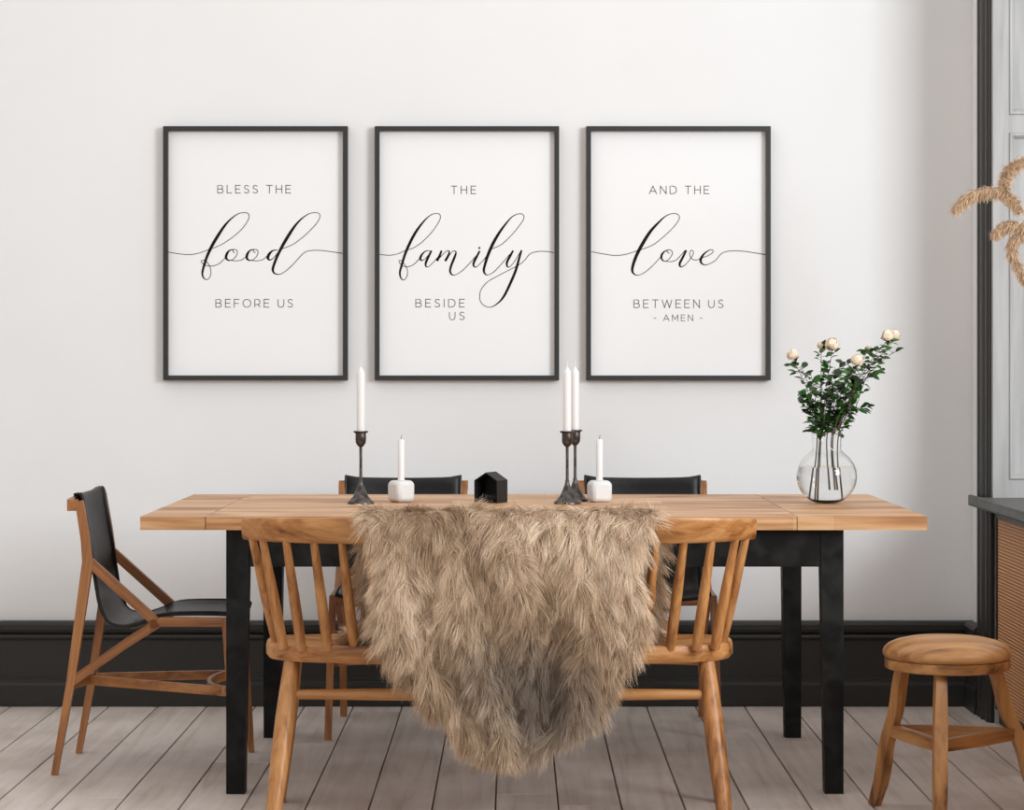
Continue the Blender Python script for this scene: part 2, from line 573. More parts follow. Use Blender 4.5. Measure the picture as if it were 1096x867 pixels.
# ------------------------------------------------------------------ framed prints
GL = {
    'A': (0.95, [[(0, 0), (0.475, 1), (0.95, 0)], [(0.17, 0.32), (0.78, 0.32)]]),
    'B': (0.72, [[(0, 0), (0, 1), (0.42, 1), (0.60, 0.93), (0.65, 0.76), (0.58, 0.59), (0.42, 0.53), (0, 0.53)], [(0.42, 0.53), (0.65, 0.46), (0.72, 0.27), (0.65, 0.08), (0.45, 0), (0, 0)]]),
    'D': (0.85, [[(0, 0), (0, 1), (0.38, 1), (0.65, 0.92), (0.81, 0.72), (0.85, 0.5), (0.81, 0.28), (0.65, 0.08), (0.38, 0), (0, 0)]]),
    'E': (0.62, [[(0.62, 1), (0, 1), (0, 0), (0.62, 0)], [(0, 0.52), (0.54, 0.52)]]),
    'F': (0.60, [[(0.60, 1), (0, 1), (0, 0)], [(0, 0.48), (0.52, 0.48)]]),
    'H': (0.74, [[(0, 0), (0, 1)], [(0.74, 0), (0.74, 1)], [(0, 0.51), (0.74, 0.51)]]),
    'I': (0.0, [[(0, 0), (0, 1)]]),
    'L': (0.58, [[(0, 1), (0, 0), (0.58, 0)]]),
    'M': (0.92, [[(0, 0), (0, 1), (0.46, 0.25), (0.92, 1), (0.92, 0)]]),
    'N': (0.76, [[(0, 0), (0, 1), (0.76, 0), (0.76, 1)]]),
    'O': (1.0, [[(0.5 + 0.5 * math.sin(t * PI / 10), 0.5 + 0.5 * math.cos(t * PI / 10)) for t in range(21)]]),
    'R': (0.68, [[(0, 0), (0, 1), (0.38, 1), (0.60, 0.9), (0.66, 0.68), (0.60, 0.44), (0.38, 0.34), (0, 0.34)], [(0.40, 0.34), (0.68, 0)]]),
    'S': (0.62, [[(0.58, 0.87), (0.45, 0.97), (0.30, 1.0), (0.12, 0.94), (0.03, 0.77), (0.09, 0.62), (0.28, 0.53), (0.48, 0.45), (0.61, 0.29), (0.55, 0.09), (0.33, 0.0), (0.14, 0.03), (0, 0.14)]]),
    'T': (0.74, [[(0, 1), (0.74, 1)], [(0.37, 1), (0.37, 0)]]),
    'U': (0.74, [[(0, 1), (0, 0.40), (0.06, 0.15), (0.22, 0.01), (0.37, -0.01), (0.52, 0.01), (0.68, 0.15), (0.74, 0.40), (0.74, 1)]]),
    'W': (1.25, [[(0, 1), (0.31, 0), (0.625, 0.98), (0.94, 0), (1.25, 1)]]),
    '-': (0.32, [[(0, 0.45), (0.32, 0.45)]]),
}
YPR = -0.0120       # face of the paper


def ribbon(bm, pts, w, y):
    """flat ink stroke through (x, z, width) points"""
    P = [np.array(p[:2], float) for p in pts]
    Wd = [p[2] if len(p) > 2 else w for p in pts]
    prev = None
    for i, p in enumerate(P):
        a_ = P[max(i - 1, 0)]
        c_ = P[min(i + 1, len(P) - 1)]
        t = c_ - a_
        t = t / (np.linalg.norm(t) + 1e-9)
        k_ = 1.0
        if 0 < i < len(P) - 1:
            d1 = (P[i] - a_) / (np.linalg.norm(P[i] - a_) + 1e-9)
            cs = max(0.35, abs(d1 @ t))
            k_ = 1 / cs
        n_ = np.array([-t[1], t[0]]) * Wd[i] / 2 * k_
        cur = (bm.verts.new((p[0] + n_[0], y, p[1] + n_[1])), bm.verts.new((p[0] - n_[0], y, p[1] - n_[1])))
        if prev:
            bm.faces.new((prev[0], prev[1], cur[1], cur[0]))
        prev = cur


def px2(px, py):
    v = at(px, py, YPR)
    return v.x, v.z


def text_line(s, x0, x1, y0, y1, parent, name='lettering', w=0.0027):
    gap, space = 0.36, 0.50
    h = 1.0
    total = 0
    for ch in s:
        total += space if ch == ' ' else GL[ch][0] + gap
    total -= gap
    X0, Z1 = px2(x0, y0)
    X1, Z0 = px2(x1, y1)
    H = Z1 - Z0
    n = sum(1 for ch in s[:-1])
    nat = total * H
    extra = (X1 - X0 - nat) / max(1, n)         # letter-spacing
    cx = X0
    bm = BM()
    for ch in s:
        if ch == ' ':
            cx += space * H + extra
            obj(name, bm, 'grey_ink', parent, smooth=False)
            bm = BM()
            continue
        gw, strokes = GL[ch]
        for k, st in enumerate(strokes):
            sharp = ch in 'AEFHILMNTW-'
            pts = [(cx + q[0] * H, Z0 + q[1] * H) for q in st]
            yy = YPR - 0.0004
            if sharp:
                for p_, q_ in zip(pts, pts[1:]):
                    dx, dz = q_[0] - p_[0], q_[1] - p_[1]
                    L_ = math.hypot(dx, dz)
                    e = w * 0.5 / L_ if L_ else 0
                    ribbon(bm, [(p_[0] - dx * e, p_[1] - dz * e), (q_[0] + dx * e, q_[1] + dz * e)], w, yy)
            else:
                ribbon(bm, pts, w, yy)
        cx += gw * H + gap * H + extra
    obj(name, bm, 'grey_ink', parent, smooth=False)


def script(strokes, ox, oy, parent, sc=190 / 1096.0):
    bm = BM()
    for st in strokes:
        pts = catmull([(ox + p[0] * sc, oy + p[1] * sc, p[2]) for p in st], 7)
        out = []
        for q in pts:
            X, Z = px2(q[0], q[1])
            wd = q[2] * sc / (F / (YPR - CY))
            out.append((X, Z, max(wd, 0.0018)))
        ribbon(bm, out, 0.002, YPR - 0.0008)
    obj('script_word', bm, 'ink', parent, smooth=False)


FOOD = [
    [(0, 287, 4), (60, 297, 4), (125, 303, 4), (185, 295, 4), (240, 276, 4), (275, 264, 4), (330, 240, 4), (395, 198, 4), (450, 150, 4), (485, 105, 4), (500, 70, 4), (492, 48, 4), (465, 44, 4), (430, 52, 5), (385, 85, 9), (345, 130, 15), (305, 190, 19), (270, 250, 19), (240, 315, 17), (222, 370, 15), (212, 410, 13), (215, 440, 9), (232, 456, 5), (250, 452, 4), (262, 430, 4), (264, 400, 4), (255, 370, 4), (240, 350, 4), (220, 338, 4), (205, 342, 4), (210, 355, 4), (235, 370, 4), (275, 373, 4), (315, 358, 4), (350, 325, 4), (372, 292, 5)],
    [(405, 270, 4), (378, 278, 9), (362, 300, 15), (358, 322, 15), (370, 337, 9), (390, 337, 4), (412, 322, 4), (427, 297, 4), (424, 276, 4), (405, 271, 4), (400, 283, 4), (412, 292, 4)],
    [(380, 337, 4), (420, 341, 4), (455, 335, 4), (485, 310, 4), (500, 290, 5)],
    [(532, 270, 4), (505, 278, 9), (489, 300, 15), (485, 322, 15), (497, 337, 9), (517, 337, 4), (539, 322, 4), (554, 297, 4), (551, 276, 4), (532, 271, 4), (527, 283, 4), (539, 292, 4)],
    [(507, 337, 4), (550, 341, 4), (585, 333, 4), (612, 310, 4), (630, 288, 5)],
    [(675, 274, 4), (645, 279, 9), (622, 303, 17), (616, 325, 16), (630, 336, 8), (652, 322, 4), (672, 296, 4)],
    [(700, 268, 4), (760, 245, 4), (820, 205, 4), (880, 150, 4), (920, 105, 4), (937, 70, 4), (930, 48, 4), (900, 44, 4), (865, 53, 5), (820, 85, 9), (780, 130, 15), (740, 190, 19), (705, 250, 19), (675, 310, 17), (655, 360, 16), (646, 395, 15), (654, 416, 10), (680, 425, 5), (715, 412, 4), (765, 370, 4), (810, 320, 4), (845, 288, 4), (890, 277, 4), (940, 277, 4), (1000, 284, 4), (1075, 295, 5)]]
FAMILY = [
    [(10, 302, 4), (70, 307, 4), (120, 298, 4), (165, 278, 4), (215, 262, 4), (270, 225, 4), (325, 170, 4), (365, 115, 4), (383, 75, 4), (375, 52, 4), (345, 50, 4), (310, 68, 6), (270, 110, 11), (230, 165, 16), (195, 230, 17), (165, 300, 16), (145, 365, 14), (133, 410, 12), (137, 442, 9), (152, 459, 5), (170, 450, 4), (180, 420, 4), (175, 385, 4), (155, 355, 4), (135, 338, 4), (128, 348, 4), (145, 370, 4), (180, 378, 4), (220, 362, 4), (265, 315, 5)],
    [(325, 282, 4), (300, 279, 5), (275, 295, 10), (260, 320, 14), (263, 338, 9), (282, 333, 4), (305, 310, 4), (325, 282, 5)],
    [(328, 278, 11), (310, 315, 14), (294, 350, 14), (293, 374, 9), (308, 378, 4), (335, 355, 4), (375, 310, 4)],
    [(390, 278, 11), (378, 310, 14), (362, 342, 14)],
    [(364, 340, 4), (395, 305, 4), (422, 281, 4), (438, 284, 8), (430, 312, 14), (412, 342, 14)],
    [(414, 340, 4), (440, 305, 4), (462, 281, 4), (479, 288, 8), (470, 320, 14), (452, 365, 14), (443, 400, 13), (451, 424, 9), (475, 428, 4), (520, 400, 4), (565, 355, 4), (608, 305, 4)],
    [(626, 280, 11), (605, 320, 14), (588, 355, 14), (591, 377, 9), (610, 375, 4), (650, 335, 4), (685, 285, 4)],
    [(618, 262, 13), (629, 262, 13)],
    [(700, 268, 4), (760, 240, 4), (820, 185, 4), (870, 125, 4), (898, 80, 4), (892, 55, 4), (862, 52, 4), (825, 70, 6), (785, 115, 11), (745, 170, 16), (705, 240, 19), (675, 310, 18), (658, 365, 16), (651, 400, 14), (659, 422, 9), (678, 428, 4), (715, 408, 4), (765, 355, 4), (812, 300, 4)],
    [(832, 278, 11), (812, 315, 14), (794, 350, 14), (796, 376, 9), (812, 378, 4), (840, 345, 4), (875, 288, 4)],
    [(884, 276, 11), (868, 330, 14), (848, 400, 16), (815, 480, 16), (775, 560, 14), (735, 605, 8), (690, 628, 4), (650, 615, 4), (627, 580, 4), (632, 525, 4), (670, 475, 4), (730, 438, 4), (800, 402, 4), (870, 365, 4), (905, 335, 4), (935, 300, 4), (975, 285, 4), (1030, 283, 4), (1085, 291, 4)]]
LOVE = [
    [(5, 285, 4), (70, 297, 4), (150, 308, 4), (215, 302, 4), (285, 280, 4), (330, 266, 4), (390, 240, 4), (460, 185, 4), (520, 125, 4), (548, 80, 4), (540, 55, 4), (508, 49, 4), (465, 65, 6), (420, 105, 12), (370, 160, 18), (325, 230, 21), (288, 300, 20), (265, 360, 18), (258, 400, 15), (269, 422, 9), (295, 430, 4), (335, 412, 4), (385, 370, 4), (435, 315, 4)],
    [(485, 272, 4), (456, 284, 8), (439, 308, 14), (441, 332, 10), (460, 344, 4), (485, 330, 4), (505, 300, 4), (501, 280, 4), (483, 273, 4), (473, 285, 4), (488, 296, 4)],
    [(460, 344, 4), (500, 346, 4), (530, 335, 4), (560, 305, 4), (585, 276, 5)],
    [(592, 276, 11), (570, 320, 14), (551, 358, 14), (557, 378, 8), (582, 368, 4), (612, 335, 4), (634, 300, 4), (633, 281, 4), (620, 278, 4), (612, 300, 4), (625, 328, 4), (655, 336, 4), (690, 322, 4), (725, 310, 4), (754, 291, 4), (756, 276, 4), (737, 274, 5), (705, 295, 10), (683, 325, 16), (682, 350, 13), (702, 366, 6), (735, 360, 4), (775, 335, 4), (805, 300, 4), (840, 284, 4), (890, 279, 4), (960, 284, 4), (1080, 303, 5)]]


def framed(x0, x1, label):
    y0, y1 = 135.0, 407.0
    t = thing('framed_print', label, 'framed print', (0, 0, 0), 0, 'black-framed prints on the wall')
    ya = -0.034
    A_, B_ = at(x0, y0, ya), at(x1, y1, ya)
    X0, X1, Z1, Z0 = A_.x, B_.x, A_.z, B_.z
    t.location = ((X0 + X1) / 2, 0, Z0)
    bw = 0.016
    bm = BM()
    ro = [(0, 0), (0, ya), (bw, ya), (bw, -0.004)]
    rings = [[bm.verts.new(p) for p in ((X0 + d, y, Z0 + d), (X1 - d, y, Z0 + d), (X1 - d, y, Z1 - d), (X0 + d, y, Z1 - d))] for d, y in ro]
    for r0, r1 in zip(rings, rings[1:] + rings[:1]):
        for k in range(4):
            bm.faces.new((r0[k], r0[(k + 1) % 4], r1[(k + 1) % 4], r1[k]))
    fo = obj('frame', bm, 'frame_black', None, bev=0.0012, seg=1)
    bm = BM()
    box(bm, X0 + bw - 0.003, X1 - bw + 0.003, YPR, -0.001, Z0 + bw - 0.003, Z1 - bw + 0.003)
    pr = obj('print', bm, 'paper', None, smooth=False)
    return t, fo, pr


def settle(t, *parts):
    """hang parts modelled in room coordinates under their thing"""
    mw = Matrix.LocRotScale(t.location, t.rotation_euler, None).inverted()
    for p in parts:
        p.data.transform(mw)
        p.parent = t


def finish_print(t, fo, pr, fn):
    before = set(o.name for o in C.objects)
    fn(None)
    new = [o for o in C.objects if o.name not in before]
    mw = Matrix.Translation(t.location).inverted()
    for o in [fo, pr] + new:
        o.data.transform(mw)
    fo.parent = t
    pr.parent = t
    for o in new:
        o.parent = pr


A3 = framed(174.5, 372, 'black-framed print reading BLESS THE food BEFORE US')
finish_print(*A3, lambda p: (text_line('BLESS THE', 233, 311, 198.4, 206.6, p), script(FOOD, 180, 220, p), text_line('BEFORE US', 231, 313.3, 320.4, 328.8, p)))
A3 = framed(401, 598.5, 'black-framed print reading THE family BESIDE US')
finish_print(*A3, lambda p: (text_line('THE', 483, 509.2, 199.2, 207.3, p), script(FAMILY, 405, 220, p), text_line('BESIDE', 445, 497, 320.3, 328.6, p), text_line('US', 481, 497, 334, 342.2, p)))
A3 = framed(627.5, 825, 'black-framed print reading AND THE love BETWEEN US - AMEN -')
finish_print(*A3, lambda p: (text_line('AND THE', 695, 758.7, 199.2, 207.3, p), script(LOVE, 632, 220, p), text_line('BETWEEN US', 678.5, 774, 321.0, 329.3, p), text_line('- AMEN -', 700, 751.5, 337, 343.4, p, w=0.0022)))

# ------------------------------------------------------------------ dining table
TY0, TY1, TZ = -1.79, -0.67, 0.75
tb = thing('dining_table', 'long dining table with pale oak top and black legs', 'table', (0.048, -1.23, 0))
ox, oy = tb.location.x, tb.location.y


def tbox(name, x0, x1, y0, y1, z0, z1, mt, axis, bev):
    bm = BM()
    box(bm, x0 - ox, x1 - ox, y0 - oy, y1 - oy, z0, z1)
    return obj(name, bm, mt, tb, axis=axis, bev=bev)


tbox('tabletop', -0.829, 0.752, TY0, TY1, 0.714, TZ, 'table_oak', (1, 0, 0), 0.0015)
tbox('leaf', -1.005, -0.831, TY0, TY1, 0.714, TZ, 'table_oak', (1, 0, 0), 0.0015)
tbox('leaf', 0.754, 1.101, TY0, TY1, 0.714, TZ, 'table_oak', (1, 0, 0), 0.0015)
YF, YB = -1.746, -0.685
for sx, xo in ((1, -0.78), (-1, 0.883)):
    for yo, d in ((YF, 1), (YB, -1)):
        bm = BM()
        ps = []
        for z, w, dd in ((0, 0.050, 0.052), (0.714, 0.062, 0.062)):
            xa, xb = xo - ox, xo + sx * w - ox
            yy0, yy1 = yo - oy, yo + d * dd - oy
            ps.append([bm.verts.new((xa, yy0, z)), bm.verts.new((xb, yy0, z)), bm.verts.new((xb, yy1, z)), bm.verts.new((xa, yy1, z))])
        for k in range(4):
            bm.faces.new((ps[0][k], ps[0][(k + 1) % 4], ps[1][(k + 1) % 4], ps[1][k]))
        bm.faces.new(ps[0][::-1])
        bm.faces.new(ps[1])
        obj('leg', bm, 'black_wood', tb, bev=0.004)
bm = BM()
za, zb = 0.612, 0.714
box(bm, -0.718 - ox, 0.821 - ox, YF + 0.003 - oy, YF + 0.028 - oy, za, zb)
box(bm, -0.718 - ox, 0.821 - ox, YB - 0.028 - oy, YB - 0.003 - oy, za, zb)
box(bm, -0.777 - ox, -0.752 - ox, YF + 0.062 - oy, YB - 0.062 - oy, za, zb)
box(bm, 0.855 - ox, 0.880 - ox, YF + 0.062 - oy, YB - 0.062 - oy, za, zb)
obj('apron', bm, 'black_wood', tb, smooth=False)


# ------------------------------------------------------------------ sling chairs (local: +x is the front)
def sling_chair(label, loc, rz):
    t = thing('sling_chair', label, 'chair', loc, rz, 'leather sling chairs')
    U = -0.255

    def P(u, z, y):
        return Vector((u + U, y, z))
    for s in (-1, 1):
        y = 0.198 * s
        bm = BM()
        rsweep(bm, [P(0.0, 0, y), P(0.045, 0.254, y), P(0.094, 0.60, y), P(0.088, 0.66, y), P(0.070, 0.772, y)], 0.022, [0.017, 0.023, 0.030, 0.025, 0.022], (0, 1, 0))
        obj('leg', bm, 'walnut', t, axis=(0.1, 0, 1), bev=0.003)
        bm = BM()
        yf = 0.212 * s
        rsweep(bm, [P(0.512, 0, yf), P(0.497, 0.25, yf - 0.007 * s), P(0.483, 0.44, y)], 0.022, [0.016, 0.021, 0.024], (0, 1, 0))
        obj('leg', bm, 'walnut', t, axis=(0, 0, 1), bev=0.003)
        bm = BM()
        rsweep(bm, [P(0.094, 0.604, y), P(0.285, 0.432, y)], 0.020, 0.027, (0, 1, 0))
        obj('arm_brace', bm, 'walnut', t, axis=(1, 0, -0.9), bev=0.003)
        bm = BM()
        rsweep(bm, [P(0.048, 0.262, y), P(0.19, 0.362, y), P(0.292, 0.428, y)], 0.020, [0.026, 0.025, 0.026], (0, 1, 0))
        obj('lower_brace', bm, 'walnut', t, axis=(1, 0, 0.65), bev=0.003)
        bm = BM()
        rsweep(bm, [P(0.270, 0.423, y), P(0.30, 0.431, y), P(0.487, 0.430, y)], 0.020, [0.024, 0.026, 0.024], (0, 1, 0))
        obj('seat_rail', bm, 'walnut', t, axis=(1, 0, 0), bev=0.003)
        bm = BM()
        rsweep(bm, [P(0.075, 0.245, 0.03 * s), P(0.28, 0.240, 0.115 * s), P(0.490, 0.234, 0.196 * s)], 0.014, 0.026, (0, 1, 0))
        obj('stretcher', bm, 'walnut', t, axis=(1, 0, 0), bev=0.002)
    bm = BM()
    rsweep(bm, [P(0.048, 0.255, -0.198), P(0.070, 0.247, 0), P(0.048, 0.255, 0.198)], 0.016, 0.028, (1, 0, 0))
    obj('stretcher', bm, 'walnut', t, axis=(0, 1, 0), bev=0.002)
    bm = BM()
    rsweep(bm, [P(0.49 - 0.075 * math.cos(a * PI / 16) ** 1, 0.236, 0.196 * math.sin(a * PI / 16)) for a in range(-8, 9)], 0.012, 0.028, (1, 0, 0))
    obj('bow_stretcher', bm, 'walnut', t, axis=(0, 1, 0), bev=0.002)
    bm = BM()
    rsweep(bm, [P(0.485, 0.425, -0.19), P(0.50, 0.423, 0), P(0.485, 0.425, 0.19)], 0.018, 0.026, (1, 0, 0))
    obj('seat_rail', bm, 'walnut', t, axis=(0, 1, 0), bev=0.002)
    bm = BM()
    rsweep(bm, [P(0.052, 0.760, -0.209), P(0.042, 0.760, -0.12), P(0.036, 0.760, 0), P(0.042, 0.760, 0.12), P(0.052, 0.760, 0.209)], 0.030, 0.032, (1, 0, 0))
    obj('back_rail', bm, 'walnut', t, axis=(0, 1, 0), bev=0.003)
    prof = catmull([(0.052, 0.783), (0.066, 0.786), (0.074, 0.776), (0.078, 0.745), (0.086, 0.70), (0.099, 0.62), (0.112, 0.535), (0.124, 0.468), (0.150, 0.423), (0.195, 0.412),
                    (0.245, 0.424), (0.300, 0.446), (0.40, 0.450), (0.49, 0.447), (0.515, 0.438)], 4)
    bm = BM()
    rows = []
    nv = 12
    for i, (u, z) in enumerate(prof):
        f = i / (len(prof) - 1)
        row = []
        for j in range(nv + 1):
            v_ = -1 + 2 * j / nv
            half = 0.186
            bow = -0.020 * (1 - v_ * v_) * (1 if u < 0.12 else 0)
            dip = -0.012 * (1 - v_ * v_) * (1 if u > 0.2 else 0)
            lip = 0.006 * (max(0, abs(v_) - 0.7) / 0.3) ** 2
            row.append(bm.verts.new((u + U + bow * (0.9 if z > 0.5 else 0.3), v_ * half, z + dip + lip - (0.004 * (1 - v_ * v_) if z > 0.7 else 0))))
        rows.append(row)
    for r0, r1 in zip(rows, rows[1:]):
        for k in range(nv):
            bm.faces.new((r0[k], r0[k + 1], r1[k + 1], r1[k]))
    sl = obj('leather_sling', bm, 'leather', t)
    md = sl.modifiers.new('thickness', 'SOLIDIFY')
    md.thickness = 0.006
    md.offset = 0
    for s in (-1, 1):
        bm = BM()
        csweep(bm, [(u + U + (0.003 if z > 0.44 else 0), 0.186 * s, z + 0.006 + (0.0 if u > 0.12 else 0)) for u, z in prof[4:]], 0.0045, 8)
        obj('piping', bm, 'leather', t)
    return t


base = sling_chair('teak sling chair with black leather seat, seen side-on at the left end of the table', (-1.045, -1.23, 0), 0)
c = copy_tree(base)
c.location = (-0.366, -0.52, 0)
c.rotation_euler = (0, 0, -PI / 2)
c['label'] = 'black leather sling chair behind the table, its back showing between the left and middle candlesticks'
c = copy_tree(base)
c.location = (0.412, -0.52, 0)
c.rotation_euler = (0, 0, -PI / 2)
c['label'] = 'black leather sling chair behind the table, its back showing right of the twin candlesticks'


# ------------------------------------------------------------------ spindle-back bench (local: +y is the front)
BX, BY = -0.042, -2.0
t = thing('spindle_back_bench', 'long oak spindle-back bench drawn up to the near side of the table', 'bench', (BX, BY, 0), 0)
bm = BM()
n = 96
rings = []
for rf, z in ((0.0, 0.402), (0.80, 0.402), (0.975, 0.406), (1.0, 0.416), (1.0, 0.438), (0.99, 0.447), (0.97, 0.450), (0.90, 0.447), (0.6, 0.438), (0.3, 0.434), (0.0, 0.433)):
    ring = []
    for k in range(n):
        a = 2 * PI * k / n
        # rounded rectangle plan with well rounded ends
        ex, ey = 2 / 4.2, 2 / 3.0
        x = 0.602 * math.copysign(abs(math.cos(a)) ** ex, math.cos(a)) * (1 - (1 - rf) * 0.5 if rf > 0.5 else rf * 1.5)
        y = 0.212 * math.copysign(abs(math.sin(a)) ** ey, math.sin(a)) * rf
        dz = -0.014 * max(0, y / 0.212) ** 1.5 if z > 0.43 else 0
        ring.append((x, y, z + dz))
    rings.append([bm.verts.new(p) for p in ring] if rf > 0 else [bm.verts.new((0, 0, z))])
for r0, r1 in zip(rings, rings[1:]):
    for k in range(n):
        if len(r0) == 1:
            bm.faces.new((r0[0], r1[(k + 1) % n], r1[k]))
        elif len(r1) == 1:
            bm.faces.new((r0[k], r0[(k + 1) % n], r1[0]))
        else:
            bm.faces.new((r0[k], r0[(k + 1) % n], r1[(k + 1) % n], r1[k]))
obj('seat', bm, 'oak', t, axis=(1, 0, 0.02))


def rail_y(x):
    return -0.318 + 0.115 * (abs(x) / 0.638) ** 5


bm = BM()
rows = []
NR = 48
for i in range(NR + 1):
    f = -1 + 2 * i / NR
    x = 0.638 * f
    y = rail_y(x)
    zc = 0.748 - 0.003 * f ** 4
    hh = 0.034 - 0.006 * f ** 6
    th = 0.012
    tn = Vector((1, 0.115 * 5 * math.copysign(abs(f) ** 4, f) / 0.638, 0)).normalized()
    nn = Vector((-tn.y, tn.x, 0))
    ring = []
    for k in range(16):
        a = 2 * PI * k / 16
        cx_, sz_ = math.cos(a), math.sin(a)
        ex = math.copysign(abs(cx_) ** 0.5, cx_) * th
        ez = math.copysign(abs(sz_) ** 0.5, sz_) * hh
        ring.append(bm.verts.new(Vector((x, y - 0.012 * ez / hh, zc + ez)) + nn * ex))
    rows.append(ring)
for r0, r1 in zip(rows, rows[1:]):
    for k in range(16):
        bm.faces.new((r0[k], r0[(k + 1) % 16], r1[(k + 1) % 16], r1[k]))
bm.faces.new(rows[0][::-1])
bm.faces.new(rows[-1])
obj('crest_rail', bm, 'oak', t, axis=(1, 0, 0.02), ang=50)
sp_list = [(0.0663 * (i + 0.5), 0.0707 * (i + 0.5), -0.183) for i in range(8)] + [(0.546, 0.592, -0.155), (0.568, 0.620, -0.085)]
for sg in (-1, 1):
    for xb, xt, yb_ in sp_list:
        yt = rail_y(xt) + 0.009
        bm = BM()
        p0, p1 = Vector((xb * sg, yb_, 0.44)), Vector((xt * sg, yt, 0.724))
        csweep(bm, [p0.lerp(p1, q) for q in (0, 0.25, 0.5, 0.75, 1)], [0.0125, 0.0140, 0.0135, 0.0115, 0.0095], 12)
        obj('spindle', bm, 'oak', t, axis=(0, 0, 1))
for sg in (-1, 1):
    for (xa, ya, xb, yb_) in ((0.526, -0.125, 0.566, -0.265), (0.540, 0.12, 0.586, 0.13)):
        p0, p1 = Vector((xa * sg, ya, 0.408)), Vector((xb * sg, yb_, 0))
        bm = BM()
        csweep(bm, [p0.lerp(p1, q) for q in (0, 0.12, 0.35, 0.6, 0.85, 1)], [0.020, 0.0225, 0.0250, 0.0240, 0.0205, 0.0185], 18)
        obj('leg', bm, 'oak', t, axis=(0, 0, 1))
bm = BM()
csweep(bm, [(x, -0.15, 0.322) for x in (-0.53, -0.3, 0, 0.3, 0.53)], [0.0125, 0.0155, 0.0165, 0.0155, 0.0125], 14)
obj('stretcher', bm, 'oak', t, axis=(1, 0, 0))

# ------------------------------------------------------------------ stool
st = thing('stool', 'round oak stool with three wavy legs standing by the cane cabinet', 'stool', (1.103, -2.09, 0))
bm = BM()
lathe(bm, [(0, 0.405), (0.14, 0.405), (0.157, 0.408), (0.163, 0.416), (0.164, 0.425), (0.160, 0.434), (0.150, 0.443), (0.130, 0.452), (0.10, 0.459), (0.06, 0.463), (0, 0.464)], n=64)
obj('seat', bm, 'stool_oak', st, axis=(1, 0, 0.02), ang=60)
bm = BM()
lathe(bm, [(0, 0.380), (0.150, 0.380), (0.157, 0.383), (0.159, 0.388), (0.159, 0.407), (0, 0.407)], n=64)
obj('seat_ring', bm, 'stool_oak', st, axis=(1, 0, 0.02), ang=35)
sx0, sy0 = st.location.x, st.location.y
legs = [((0.943 - sx0, 0.17), (-0.100, 0.060), 1), ((1.045 - sx0, -0.235), (-0.035, -0.105), 0), ((1.366 - sx0, 0.07), (0.120, 0.03), 1)]
ends = []
for (fx, fy), (tx, ty), wav in legs:
    pts = []
    dirx = Vector((fx - tx, fy - ty, 0)).normalized()
    for i in range(13):
        f = i / 12
        p = Vector((tx + (fx - tx) * f, ty + (fy - ty) * f, 0.382 * (1 - f)))
        p += dirx * (0.0045 * math.sin(f * 4.2 * PI + 0.6) * (1 if wav else 0.2))
        pts.append(p)
    bm = BM()
    wv = [0.026 + 0.008 * math.sin(PI * f / 12) ** 0.8 for f in range(13)]
    rsweep(bm, pts, wv, [0.026 + 0.003 * math.sin(i * 0.9) for i in range(13)], (dirx.x, dirx.y, 0) if wav else (1, 0.1, 0))
    obj('leg', bm, 'stool_oak', st, axis=(0, 0, 1), bev=0.004)
    q = 0.46
    ends.append(Vector((tx + (fx - tx) * q, ty + (fy - ty) * q, 0.207)))
for i, j in ((0, 1), (1, 2), (2, 0)):
    a, b2 = ends[i], ends[j]
    bm = BM()
    rsweep(bm, [a.lerp(b2, q) for q in (0.06, 0.5, 0.94)], 0.018, [0.030, 0.034, 0.030], (b2 - a).cross(Vector((0, 0, 1))))
    obj('stretcher', bm, 'stool_oak', st, axis=(b2 - a), bev=0.003)


